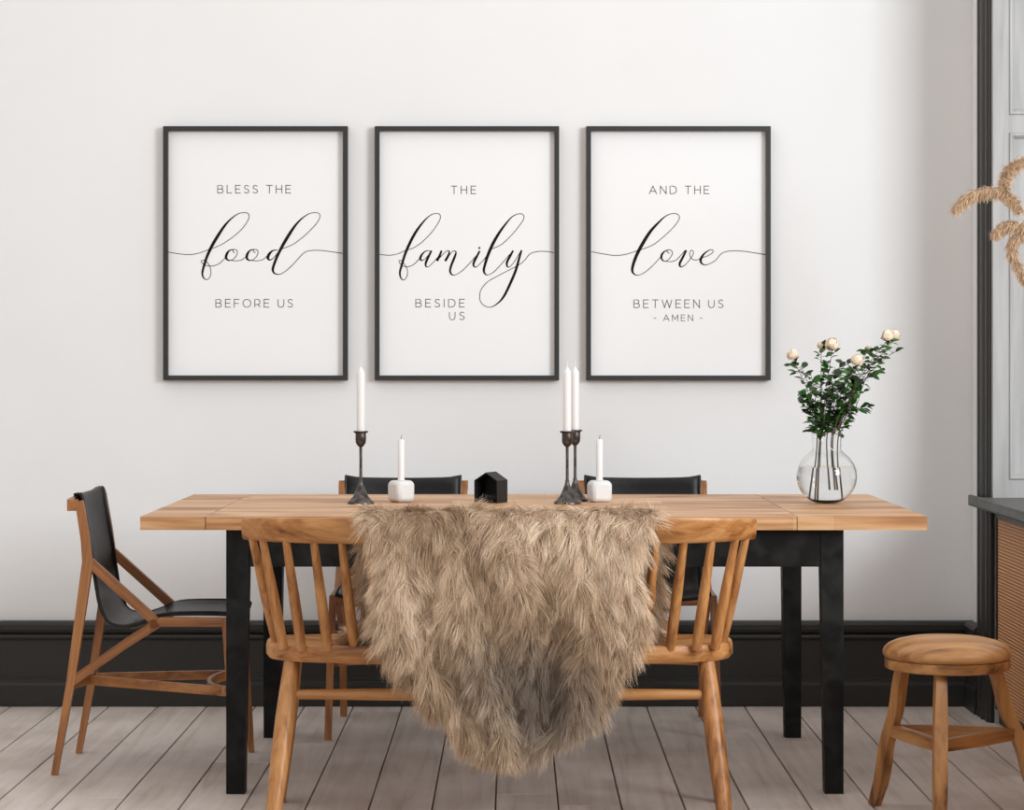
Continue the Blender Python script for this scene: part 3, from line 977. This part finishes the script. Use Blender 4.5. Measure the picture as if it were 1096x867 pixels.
# ------------------------------------------------------------------ fur
def strands(name, roots, nrm, flow, length, rng, colour, parent, nseg=5, width=0.0011, lift=0.35, clump=None, jitter=0.35, droop=0.5):
    """thin tapering hair ribbons, all in one mesh"""
    n = len(roots)
    L_ = length * rng.uniform(0.6, 1.25, n)
    d = flow + nrm * lift * rng.uniform(0.3, 1.3, (n, 1)) + rng.normal(0, jitter, (n, 3)) * 0.5
    d /= np.linalg.norm(d, axis=1, keepdims=True)
    ts = np.linspace(0, 1, nseg)
    P = np.empty((n, nseg, 3))
    grav = np.array([0, 0, -1.0])
    cv = rng.normal(0, 0.22, (n, 3))
    for i, t in enumerate(ts):
        P[:, i] = roots + d * (L_ * t)[:, None] + (grav * droop + cv) * (L_ * t * t * 0.5)[:, None]
    if clump is not None:
        cen, rad = clump                            # gather tips to their tuft
        tips = P[:, -1]
        idx = cen[0]
        tt = np.zeros((cen[1], 3))
        cnt = np.bincount(idx, minlength=cen[1])[:, None]
        np.add.at(tt, idx, tips)
        tt /= np.maximum(cnt, 1)
        for i, t in enumerate(ts):
            P[:, i] += (tt[idx] - tips) * (rad * t ** 1.4)
    tan = np.gradient(P, axis=1)
    tan /= np.linalg.norm(tan, axis=2, keepdims=True) + 1e-9
    side = np.cross(tan, nrm[:, None, :] + rng.normal(0, 0.5, (n, 1, 3)))
    side /= np.linalg.norm(side, axis=2, keepdims=True) + 1e-9
    w = width * rng.uniform(0.7, 1.3, n)[:, None, None] * (1 - 0.85 * ts[None, :, None] ** 1.5)
    V = np.stack([P - side * w / 2, P + side * w / 2], 2).reshape(-1, 3)
    basei = (np.arange(n) * nseg * 2)[:, None]
    q = np.arange(nseg - 1)[None, :] * 2
    f = np.stack([basei + q, basei + q + 1, basei + q + 3, basei + q + 2], 2).reshape(-1)
    me = bpy.data.meshes.new(name)
    me.vertices.add(len(V))
    me.vertices.foreach_set('co', V.astype(np.float32).ravel())
    nf = n * (nseg - 1)
    me.loops.add(nf * 4)
    me.loops.foreach_set('vertex_index', f.astype(np.int32))
    me.polygons.add(nf)
    me.polygons.foreach_set('loop_start', np.arange(nf, dtype=np.int32) * 4)
    me.update(calc_edges=True)
    cols = np.empty((n, nseg, 2, 4), np.float32)
    cols[..., 3] = 1
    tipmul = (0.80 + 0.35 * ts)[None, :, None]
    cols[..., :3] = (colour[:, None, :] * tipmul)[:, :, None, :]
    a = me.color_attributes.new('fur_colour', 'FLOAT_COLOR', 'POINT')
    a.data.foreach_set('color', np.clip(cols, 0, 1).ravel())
    me.materials.append(M['fur'])
    me.polygons.foreach_set('use_smooth', np.ones(nf, bool))
    return link(name, me, parent)


rng = np.random.default_rng(5)
rowsY = [(-1.97, 0.454, 372, 704), (-2.10, 0.458, 374, 704), (-2.150, 0.500, 386, 706), (-2.270, 0.740, 388, 708), (-2.318, 0.800, 393, 702), (-2.372, 0.795, 392, 700)]
for py, xl, xr in ((560, 391, 697), (575, 394, 692), (590, 402, 684), (605, 410, 676), (625, 408, 680), (645, 404, 688), (670, 402, 688), (695, 410, 680), (715, 428, 664), (735, 450, 650),
                   (755, 462, 642), (775, 484, 628), (790, 498, 605), (802, 512, 585)):
    p = at(xl, py, -2.395)
    rowsY.append((-2.395, p.z, xl, xr))
rows = []
for y, z, xl, xr in rowsY:
    s = F / (y - CY)
    rows.append((y, z, (xl - VX) / s, (xr - VX) / s))
rows = np.array(rows)
# arclength
seg = np.hypot(np.diff(rows[:, 0]), np.diff(rows[:, 1]))
arc = np.concatenate([[0], np.cumsum(seg)])
arc /= arc[-1]


def pelt(a, t):
    """a in -1..1 across, t in 0..1 from the table down; returns points"""
    y = np.interp(t, arc, rows[:, 0])
    z = np.interp(t, arc, rows[:, 1])
    xl = np.interp(t, arc, rows[:, 2])
    xr = np.interp(t, arc, rows[:, 3])
    x = (xl + xr) / 2 + a * (xr - xl) / 2
    hang = np.clip((t - arc[5]) / 0.1, 0, 1)
    y = y - hang * (0.016 * np.sin(a * 7 + t * 3) + 0.012 * np.sin(a * 13 - t * 8) + 0.01)
    y = y + hang * 0.05 * np.clip(t, 0, 1) * (np.abs(a) ** 3)
    return np.stack([x, y, z], -1)


fur = thing('fur_throw', 'long-haired tan fur throw draped over the back of the spindle-back bench', 'fur throw', (-0.005, -2.0, 0.0))
na, nt_ = 40, 70
A_, T_ = np.meshgrid(np.linspace(-1, 1, na), np.linspace(0, 1, nt_))
PT = pelt(A_, T_)
bm = BM()
vs = [[bm.verts.new(tuple(PT[i, j])) for j in range(na)] for i in range(nt_)]
for i in range(nt_ - 1):
    for j in range(na - 1):
        bm.faces.new((vs[i][j], vs[i][j + 1], vs[i + 1][j + 1], vs[i + 1][j]))
hide = obj('hide', bm, 'hide')
md = hide.modifiers.new('thickness', 'SOLIDIFY')
md.thickness = 0.006
md.offset = 1
settle(fur, hide)


def smooth_noise(x, z, seed, k):
    r = np.random.default_rng(seed)
    v = 0
    for _ in range(6):
        a_, b_, c_ = r.uniform(-1, 1, 2) * k, r.uniform(0, 6.28), 1
        v = v + np.sin(x * a_[0] + z * a_[1] + b_)
    return v / 3.0


def fur_cover(name, n, fa, ft, nclump, length, parent, off, lift=0.45, width=0.0013, gather=0.50):
    a, t = fa(n), ft(n)
    p = pelt(a, t)
    e = 1e-3
    pa = pelt(np.clip(a + e, -1.1, 1.1), t) - pelt(a - e, t)
    pt = pelt(a, np.clip(t + e, 0, 1)) - pelt(a, np.clip(t - e, 0, 1))
    nr = np.cross(pt, pa)
    nr /= np.linalg.norm(nr, axis=1, keepdims=True) + 1e-12
    down = pt / (np.linalg.norm(pt, axis=1, keepdims=True) + 1e-12)
    acr = pa / (np.linalg.norm(pa, axis=1, keepdims=True) + 1e-12)
    outw = np.where((t > arc[4])[:, None], np.array([0, -1.0, 0.35]), np.array([0, 1.0, 0.8]))
    nr *= np.sign((nr * outw).sum(1))[:, None]
    down = np.where((t > arc[4])[:, None], down, -down)
    hang = np.clip((t - arc[4]) / 0.1, 0, 1)
    fan = 0.55 * smooth_noise(p[:, 0], p[:, 2] - p[:, 1], 3, 26) + 0.75 * np.sign(a) * np.abs(a) ** 2.5
    flow = down * 0.8 + acr * (0.55 * fan)[:, None]
    # tufts
    cpa = np.random.default_rng(11)
    ci = cpa.integers(0, n, nclump)
    cc = p[ci]
    idx = np.empty(n, np.int64)
    for s0 in range(0, n, 4000):
        dd = ((p[s0:s0 + 4000, None, :] - cc[None]) ** 2).sum(2)
        idx[s0:s0 + 4000] = dd.argmin(1)
    rr_ = cpa.normal(0, 1, (nclump, 3))
    flow = flow + acr * (0.50 * rr_[idx, 0])[:, None] + down * (0.25 * rr_[idx, 1])[:, None] + nr * (0.15 * rr_[idx, 2])[:, None]
    # natural colouring of the pelt: tan, paler on the left, a grey-brown patch low down
    tone = 0.5 + 0.22 * smooth_noise(p[:, 0], p[:, 2], 8, 18) + rng.normal(0, 0.20, n) + 0.10 * cpa.normal(0, 1, nclump)[idx]
    tan_, pale, brown = np.array([0.66, 0.485, 0.325]), np.array([0.93, 0.78, 0.61]), np.array([0.30, 0.185, 0.105])
    tone = np.clip(tone, 0, 1)[:, None]
    col = np.where(tone > 0.5, tan_ + (pale - tan_) * (tone - 0.5) * 2, brown + (tan_ - brown) * tone * 2)
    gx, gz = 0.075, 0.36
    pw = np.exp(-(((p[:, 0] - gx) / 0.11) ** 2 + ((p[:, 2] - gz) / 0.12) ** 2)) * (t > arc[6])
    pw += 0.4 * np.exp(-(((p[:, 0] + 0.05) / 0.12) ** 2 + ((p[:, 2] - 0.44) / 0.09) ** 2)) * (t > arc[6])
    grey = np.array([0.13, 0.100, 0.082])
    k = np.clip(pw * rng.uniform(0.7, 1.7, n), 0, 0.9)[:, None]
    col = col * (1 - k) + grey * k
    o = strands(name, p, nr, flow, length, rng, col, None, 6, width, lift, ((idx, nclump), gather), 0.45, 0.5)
    return o


h0 = fur_cover('undercoat', 30000, lambda n: rng.uniform(-1, 1, n), lambda n: rng.uniform(0, 1, n), 900, 0.034, fur, None, 0.6, 0.0012, 0.1)
h1 = fur_cover('fur', 120000, lambda n: rng.uniform(-1, 1, n), lambda n: rng.uniform(0, 1, n), 1300, 0.060, fur, None, 0.5, 0.00105)
ed = fur_cover('fur', 9000, lambda n: np.sign(rng.uniform(-1, 1, n)) * rng.uniform(0.93, 1.0, n), lambda n: rng.uniform(0, 1, n), 260, 0.062, fur, None, 0.25)
ed2 = fur_cover('fur', 5000, lambda n: rng.uniform(-1, 1, n), lambda n: rng.uniform(0.96, 1.0, n), 120, 0.06, fur, None, 0.25)
parts = [h0, h1, ed, ed2]
settle(fur, *parts)


# ------------------------------------------------------------------ things on the table
def candle(label, cat_group, x, y, z0, h, r, lean=0.0):
    t = thing('candle', label, 'candle', (x, y, z0), 0, cat_group)
    bm = BM()
    lathe(bm, [(0, 0), (r * 0.8, 0), (r * 0.98, 0.006), (r, 0.03), (r, h - 0.019), (r * 0.9, h - 0.014), (r * 0.5, h - 0.008), (r * 0.25, h - 0.002), (0, h)] if r > 0.0105 else [(0, 0), (r, 0), (r, h - 0.003), (r * 0.6, h), (0, h - 0.001)], n=24)
    obj('wax', bm, 'wax', t, ang=70)
    bm = BM()
    csweep(bm, [(0, 0, h - 0.002), (0.0005, 0, h + 0.008), (0.001 + lean, 0, h + 0.018 if r > 0.0105 else h + 0.013)], [0.0014, 0.0011, 0.0008], 6)
    obj('wick', bm, 'wick' if r < 0.0105 else 'wax', t)
    return t


def candlestick(label, x, y):
    t = thing('candlestick', label, 'candlestick', (x, y, TZ), 0, 'dark metal candlesticks')
    bm = BM()
    lathe(bm, [(0, 0), (0.039, 0), (0.0395, 0.004), (0.037, 0.008), (0.031, 0.011), (0.029, 0.016), (0.024, 0.020), (0.018, 0.030), (0.012, 0.045), (0.008, 0.056), (0.0055, 0.064), (0.0065, 0.067), (0.0048, 0.070)], n=40)
    obj('base', bm, 'pewter', t, ang=50)
    bm = BM()
    lathe(bm, [(0.0046, 0.068), (0.0042, 0.12), (0.0045, 0.160), (0.0045, 0.168)], n=16)
    obj('stem', bm, 'pewter', t)
    bm = BM()
    lathe(bm, [(0.0045, 0.165), (0.010, 0.170), (0.0148, 0.178), (0.0158, 0.190), (0.0155, 0.205), (0.0215, 0.209), (0.0222, 0.2115), (0.020, 0.2125), (0.0145, 0.2105), (0.0135, 0.186), (0, 0.184)], n=32)
    obj('cup', bm, 'pewter', t, ang=50)
    return t


for (x, y, lab, cl) in ((-0.4515, -1.19, 'dark metal candlestick on the table, leftmost, standing alone', 'tall white taper candle in the lone left candlestick'),
                        (0.150, -1.19, 'dark metal candlestick in front of its twin, right of the black house ornament', 'tall white taper candle in the front one of the twin candlesticks'),
                        (0.176, -1.06, 'dark metal candlestick just behind its twin, right of the black house ornament', 'tall white taper candle in the rear one of the twin candlesticks')):
    candlestick(lab, x, y)
    candle(cl, 'tall taper candles', x, y, TZ + 0.1845, 0.2150, 0.0120)


def cube_holder(x, y, rz, label, clabel):
    t = thing('candle_holder', label, 'candle holder', (x, y, TZ), rz, 'white block candle holders')
    bm = BM()
    s = 0.032
    box(bm, -s, s, -s, s, 0.0, 0.064)
    es = [e for e in bm.edges]
    bmesh.ops.bevel(bm, geom=es, offset=0.010, segments=1, affect='EDGES')
    bmesh.ops.bevel(bm, geom=[e for e in bm.edges if e.calc_face_angle(0) > 0.3], offset=0.002, segments=2, affect='EDGES')
    obj('block', bm, 'ceramic', t)
    candle(clabel, 'short white candles', x, y, TZ + 0.0645, 0.121, 0.0098, 0.002)


cube_holder(-0.338, -1.10, math.radians(38), 'white faceted block candle holder beside the lone left candlestick', 'short white candle standing in the left white block holder')
cube_holder(0.247, -1.10, math.radians(15), 'white faceted block candle holder right of the twin candlesticks', 'short white candle standing in the right white block holder')

# house-shaped ornament
ho = thing('house_ornament', 'small black house-shaped tealight holder in the middle of the table', 'ornament', (-0.073, -1.12, TZ), math.radians(-25))
bm = BM()
w_, d_, e_, ap, th = 0.0375, 0.035, 0.066, 0.090, 0.003


def pent(y, k=0.0):
    return [(-w_ + k, y, k), (w_ - k, y, k), (w_ - k, y, e_ - k * 0.4), (0, y, ap - k * 1.2), (-w_ + k, y, e_ - k * 0.4)]


fo = [bm.verts.new(p) for p in pent(-d_)]
bo = [bm.verts.new(p) for p in pent(d_)]
fi = [bm.verts.new(p) for p in pent(-d_, th)]
bi = [bm.verts.new(p) for p in pent(d_ - th, th)]
for k in range(5):
    j = (k + 1) % 5
    bm.faces.new((fo[k], bo[k], bo[j], fo[j]))
    bm.faces.new((fi[k], fi[j], bi[j], bi[k]))
    bm.faces.new((fo[k], fo[j], fi[j], fi[k]))
bm.faces.new(bo)
bm.faces.new(bi[::-1])
obj('shell', bm, 'house', ho, smooth=False)
bm = BM()
for k in range(34):
    pts = []
    a = random.uniform(0, 2 * PI)
    x0, y0, z0 = random.uniform(-0.02, 0.02), random.uniform(-0.025, 0.02), random.uniform(0.006, 0.022)
    for q in range(6):
        pts.append((x0 + 0.012 * math.cos(a + q * 0.9), y0 + 0.012 * math.sin(a + q * 0.9), z0 + 0.002 * q * random.uniform(-1, 1)))
    csweep(bm, pts, 0.0008, 4)
obj('dried_moss', bm, 'nest', ho)

# ------------------------------------------------------------------ vase with flowers
VXp, VYp = 0.907, -1.18
va = thing('glass_vase', 'clear round glass flask vase on the right end of the table', 'vase', (VXp, VYp, TZ))


def body_r(z):
    c = 0.080
    R = 0.0885
    q = 1 - ((z - c) / 0.0835) ** 2
    return R * math.sqrt(max(q, 0))


prof = [(0, 0.0005), (0.026, 0.0005)]
prof += [(body_r(z), z) for z in (0.006, 0.012, 0.022, 0.035, 0.05, 0.065, 0.08, 0.095, 0.11, 0.125, 0.137, 0.146)]
neck = [(0.048, 0.151), (0.0435, 0.155), (0.042, 0.162), (0.0425, 0.18), (0.044, 0.198), (0.0455, 0.206)]
prof += neck
inner = [(0.0443, 0.2065), (0.0425, 0.198), (0.041, 0.18), (0.0405, 0.162), (0.042, 0.1545), (0.0465, 0.1495)]
inner += [(max(body_r(z) - 0.002, 0.01), z) for z in (0.144, 0.136, 0.125, 0.11, 0.095, 0.08, 0.065, 0.05, 0.035, 0.022, 0.012)]
inner += [(0.026, 0.006), (0, 0.005)]
bm = BM()
lathe(bm, prof + inner, n=64)
obj('glass_body', bm, 'glass', va, ang=70)
wt = None
bm = BM()
lathe(bm, [(0, 0.0065), (0.025, 0.0072)] + [(body_r(z) - 0.0026, z) for z in (0.013, 0.022, 0.035, 0.05, 0.065, 0.08, 0.095, 0.108)] + [(0, 0.108)], n=64)
wt = obj('water', bm, 'water', ang=50)
wt.location = (VXp, VYp, TZ)
tag(wt, 'clear water filling two thirds of the round glass vase', 'water')


def leaf(bm, p, d, up, size, lay, tone):
    d = d.normalized()
    s = d.cross(up)
    if s.length < 1e-3:
        s = d.orthogonal()
    s.normalize()
    u = s.cross(d)
    pts = []
    for f, w in ((0.0, 0.0), (0.25, 0.30), (0.5, 0.36), (0.78, 0.22), (1.0, 0.0)):
        c = p + d * size * f - u * size * 0.18 * f * f
        pts.append((c, w * size))
    prev = None
    for c, w in pts:
        if w == 0:
            cur = (bm.verts.new(c),)
        else:
            cur = (bm.verts.new(c - s * w + u * w * 0.35), bm.verts.new(c), bm.verts.new(c + s * w + u * w * 0.35))
        for v in cur:
            v[lay] = tone
        if prev:
            if len(prev) == 1:
                bm.faces.new((prev[0], cur[0], cur[1]))
                bm.faces.new((prev[0], cur[1], cur[2]))
            elif len(cur) == 1:
                bm.faces.new((prev[0], cur[0], prev[1]))
                bm.faces.new((prev[1], cur[0], prev[2]))
            else:
                bm.faces.new((prev[0], cur[0], cur[1], prev[1]))
                bm.faces.new((prev[1], cur[1], cur[2], prev[2]))
        prev = cur


def blossom(R, parent, loc):
    bm = BM()
    n = 46
    for i in range(n):
        zf = 1 - 1.75 * (i + 0.5) / n
        ph = i * 2.39996
        rr = math.sqrt(max(0, 1 - zf * zf))
        nd = Vector((rr * math.cos(ph), rr * math.sin(ph), zf))
        c = nd * R * random.uniform(0.62, 0.86)
        u = nd.cross(Vector((0, 0, 1)))
        if u.length < 0.05: u = Vector((1, 0, 0))
        u.normalize()
        w = u.cross(nd).normalized()
        s = R * random.uniform(0.40, 0.60)
        nd = (nd + Vector((random.uniform(-0.4, 0.4), random.uniform(-0.4, 0.4), random.uniform(-0.1, 0.6)))).normalized()
        grid = []
        for a in (-1, 0, 1):
            row = []
            for b in (-1, 0, 1, 2):
                bb = b * 0.5
                row.append(bm.verts.new(c + u * a * s * (1 - 0.25 * abs(bb)) + w * bb * s * 1.1 + nd * (R * 0.20 - (a * a) * R * 0.10 - bb * bb * R * 0.02)))
            grid.append(row)
        for a in range(2):
            for b in range(3):
                bm.faces.new((grid[a][b], grid[a + 1][b], grid[a + 1][b + 1], grid[a][b + 1]))
    bmesh.ops.create_icosphere(bm, subdivisions=2, radius=R * 0.8)
    o = obj('blossom', bm, 'petal', parent, ang=80)
    o.location = loc
    return o


# (px, py of the flower, depth offset, radius px, foot px, label)
FL = [(848.5, 380.5, -0.02, 5.8, 866, 'cream blossom on a green stem, the far left one of the bouquet'),
      (879, 370, 0.02, 4.3, 873, 'small cream bud on a green stem, left of the tallest central blossom'),
      (891, 369.5, -0.01, 7.2, 876, 'cream blossom with a brown centre, highest in the middle of the bouquet'),
      (917.5, 386, -0.05, 6.6, 888, 'cream blossom on a stem, lowest one on the right half of the bouquet'),
      (950, 360, 0.01, 6.2, 895, 'cream blossom in front of the far right pair of the bouquet'),
      (957, 359.5, 0.05, 6.2, 900, 'cream blossom behind its neighbour, farthest right of the bouquet'),
      (930, 372, 0.06, 2.6, 892, 'tiny pale bud among leaves on the right side of the bouquet')]
GR = [(857, 392, 0.03), (905, 388, 0.05), (943, 380, -0.04), (932, 400, -0.06), (868, 402, -0.06), (894, 394, -0.07), (880, 405, 0.06),
      (912, 408, 0.02), (957, 376, 0.03), (862, 425, 0.0), (924, 436, 0.0), (888, 425, -0.05)]
SH = [0, 3, 4, 6, 0, 2, 1, 3, 5, 0, 6, 2]
FT, NECK = [], []


def stem_with_leaves(t, tip, foot, nleaf, leafsize, startf=0.42, spread=0.020, shoot=False):
    o = Vector(t.location)
    neck_p = Vector((VXp + max(-0.030, min(0.030, (foot.x - VXp) * 0.72)) + random.uniform(-0.004, 0.004), VYp + random.uniform(-0.02, 0.02), TZ + 0.20))
    if shoot:
        neck_p = foot.lerp(tip, 0.3) + Vector((0, 0, 0.006))
    mid = neck_p.lerp(tip, 0.5) + Vector((-(tip.x - VXp) * 0.10, 0, 0.01))
    pts = catmull([tuple(foot), tuple(neck_p), tuple(mid), tuple(tip)], 8)
    pts = [Vector(p) - o for p in pts]
    if not shoot:
        FT.append(t)
        NECK.append(Vector(neck_p))
    bm = BM()
    csweep(bm, pts, [(0.0016 if shoot else 0.0027) - (0.0008 if shoot else 0.0018) * min(1, 1.6 * i / len(pts)) for i in range(len(pts))], 7)
    obj('side_shoot' if shoot else 'stem', bm, 'stem', t)
    bm = BM()
    lay = bm.verts.layers.float.new('tone')
    n = len(pts)
    for k in range(nleaf):
        f = startf + (0.97 - startf) * (k + random.random()) / nleaf
        x = f * (n - 1)
        i = int(x)
        p = pts[i].lerp(pts[min(i + 1, n - 1)], x - i)
        tan = (pts[min(i + 1, n - 1)] - pts[max(i - 1, 0)]).normalized()
        a = random.uniform(0, 2 * PI)
        out = Vector((math.cos(a), math.sin(a), random.uniform(-0.35, 0.7)))
        ln = spread * random.uniform(0.2, 1.0)
        q = p + out * ln
        tone = random.random()
        # petiole
        c0 = bm.verts.new(p)
        c1 = bm.verts.new(q)
        c2 = bm.verts.new(q + Vector((0, 0, 0.0012)))
        c3 = bm.verts.new(p + Vector((0, 0, 0.0012)))
        bm.faces.new((c0, c1, c2, c3))
        for m_ in range(random.choice((1, 1, 2))):
            dd = (out + tan * 0.5 + Vector((random.uniform(-0.6, 0.6), random.uniform(-0.6, 0.6), random.uniform(-0.7, 0.3)))).normalized()
            leaf(bm, q, dd, Vector((random.uniform(-0.5, 0.5), random.uniform(-1.0, 0.2), 1)), leafsize * random.uniform(0.6, 1.25), lay, tone)
    obj('foliage', bm, 'leaf', t, ang=180)


for i, (px, py, dy, rp, fpx, lab) in enumerate(FL):
    y = VYp + dy
    tip = at(px, py, y)
    fz = TZ + random.choice((0.014, 0.02, 0.012, 0.045))
    foot = Vector((at(fpx, 530, VYp).x, VYp + random.uniform(-0.02, 0.02), fz))
    fx = Vector((foot.x - VXp, foot.y - VYp, 0))
    lim = body_r(fz - TZ) - 0.008
    if fx.length > lim:
        fx = fx.normalized() * lim
        foot = Vector((VXp + fx.x, VYp + fx.y, fz))
    t = thing('flower_stem', lab, 'flower', foot, 0, 'cream flowers in the glass vase')
    R = rp / 367.0
    big = px > 900
    stem_with_leaves(t, tip - Vector((0, 0, R * 0.6)), foot, 36 if big else 28, 0.024, 0.42, 0.020 if big else 0.016)
    blossom(R, t, tip - foot)
for i, (px, py, dy) in enumerate(GR):        # leafy side shoots of the flower stems
    tip = at(px, py, VYp + dy)
    t = FT[SH[i]]
    src = NECK[SH[i]]
    stem_with_leaves(t, tip, src, 30, 0.024, 0.04, 0.026, shoot=True)

# ------------------------------------------------------------------ pampas grass at the window
pv = thing('pampas_vase', 'stoneware vase of pampas grass on the grey worktop, beyond the right edge', 'vase', (1.80, -1.15, 0.727))
bm = BM()
lathe(bm, [(0, 0), (0.05, 0), (0.075, 0.03), (0.085, 0.09), (0.07, 0.16), (0.035, 0.20), (0.032, 0.25), (0.038, 0.262), (0.032, 0.262), (0.027, 0.25), (0.03, 0.2), (0, 0.05)], n=32)
obj('jar', bm, 'vase', pv)
PY = -1.15
PL = [([(1128, 330), (1112, 262), (1095, 224), (1078, 209), (1060, 204), (1042, 208), (1030, 215), (1022, 223)], 3, 'pampas plume drooping farthest left, across the dark window casing'),
      ([(1140, 330), (1120, 262), (1098, 232), (1082, 214), (1074, 200), (1078, 184), (1086, 176), (1096, 171)], 3, 'pampas plume rising highest at the right edge of the photo'),
      ([(1150, 330), (1132, 280), (1110, 250), (1095, 243), (1082, 240), (1072, 243), (1065, 250)], 3, 'short pampas plume in the middle, below the drooping one'),
      ([(1150, 360), (1135, 310), (1115, 262), (1100, 252), (1086, 256), (1083, 268), (1089, 284), (1097, 300)], 3, 'pampas plume hanging lowest at the right edge of the photo')]
for pts2, s0, lab in PL:
    foot = Vector((1.80, PY, 0.80))
    t = thing('pampas_grass', lab, 'pampas grass', foot, 0, 'pampas grass stems')
    world = [foot, Vector((1.80, PY, 1.0))] + [at(px, py, PY + 0.01) for px, py in pts2]
    sm = [Vector(q) - foot for q in catmull([tuple(w) for w in world], 8)]
    bm = BM()
    csweep(bm, sm, 0.0016, 6)
    obj('stem', bm, 'straw', t)
    k0 = 8 * (s0 + 2)
    sp_ = np.array([tuple(q) for q in sm[k0 - 6:]])
    n = 3000
    f = rng.uniform(0, 1, n)
    xi = f * (len(sp_) - 1)
    i0 = np.clip(xi.astype(int), 0, len(sp_) - 2)
    fr = (xi - i0)[:, None]
    p = sp_[i0] * (1 - fr) + sp_[i0 + 1] * fr
    tg = sp_[i0 + 1] - sp_[i0]
    tg /= np.linalg.norm(tg, axis=1, keepdims=True)
    nr = rng.normal(0, 1, (n, 3))
    nr -= tg * (nr * tg).sum(1, keepdims=True)
    nr /= np.linalg.norm(nr, axis=1, keepdims=True)
    rad = (0.009 + 0.003 * np.sin(f * 41 + len(lab))) * np.sin(np.clip(f, 0.02, 0.98) * PI) ** 0.6 + 0.002
    p = p + nr * (rad * rng.uniform(0, 1, n) ** 0.5)[:, None]
    col = np.clip(np.array([0.60, 0.42, 0.27]) * rng.uniform(0.55, 1.6, (n, 1)), 0, 1)
    strands('plume', p, nr, tg * 0.55 + np.array([0, 0, -0.55]), 0.019, rng, col, t, 4, 0.0017, 0.7, None, 0.7, 0.6)
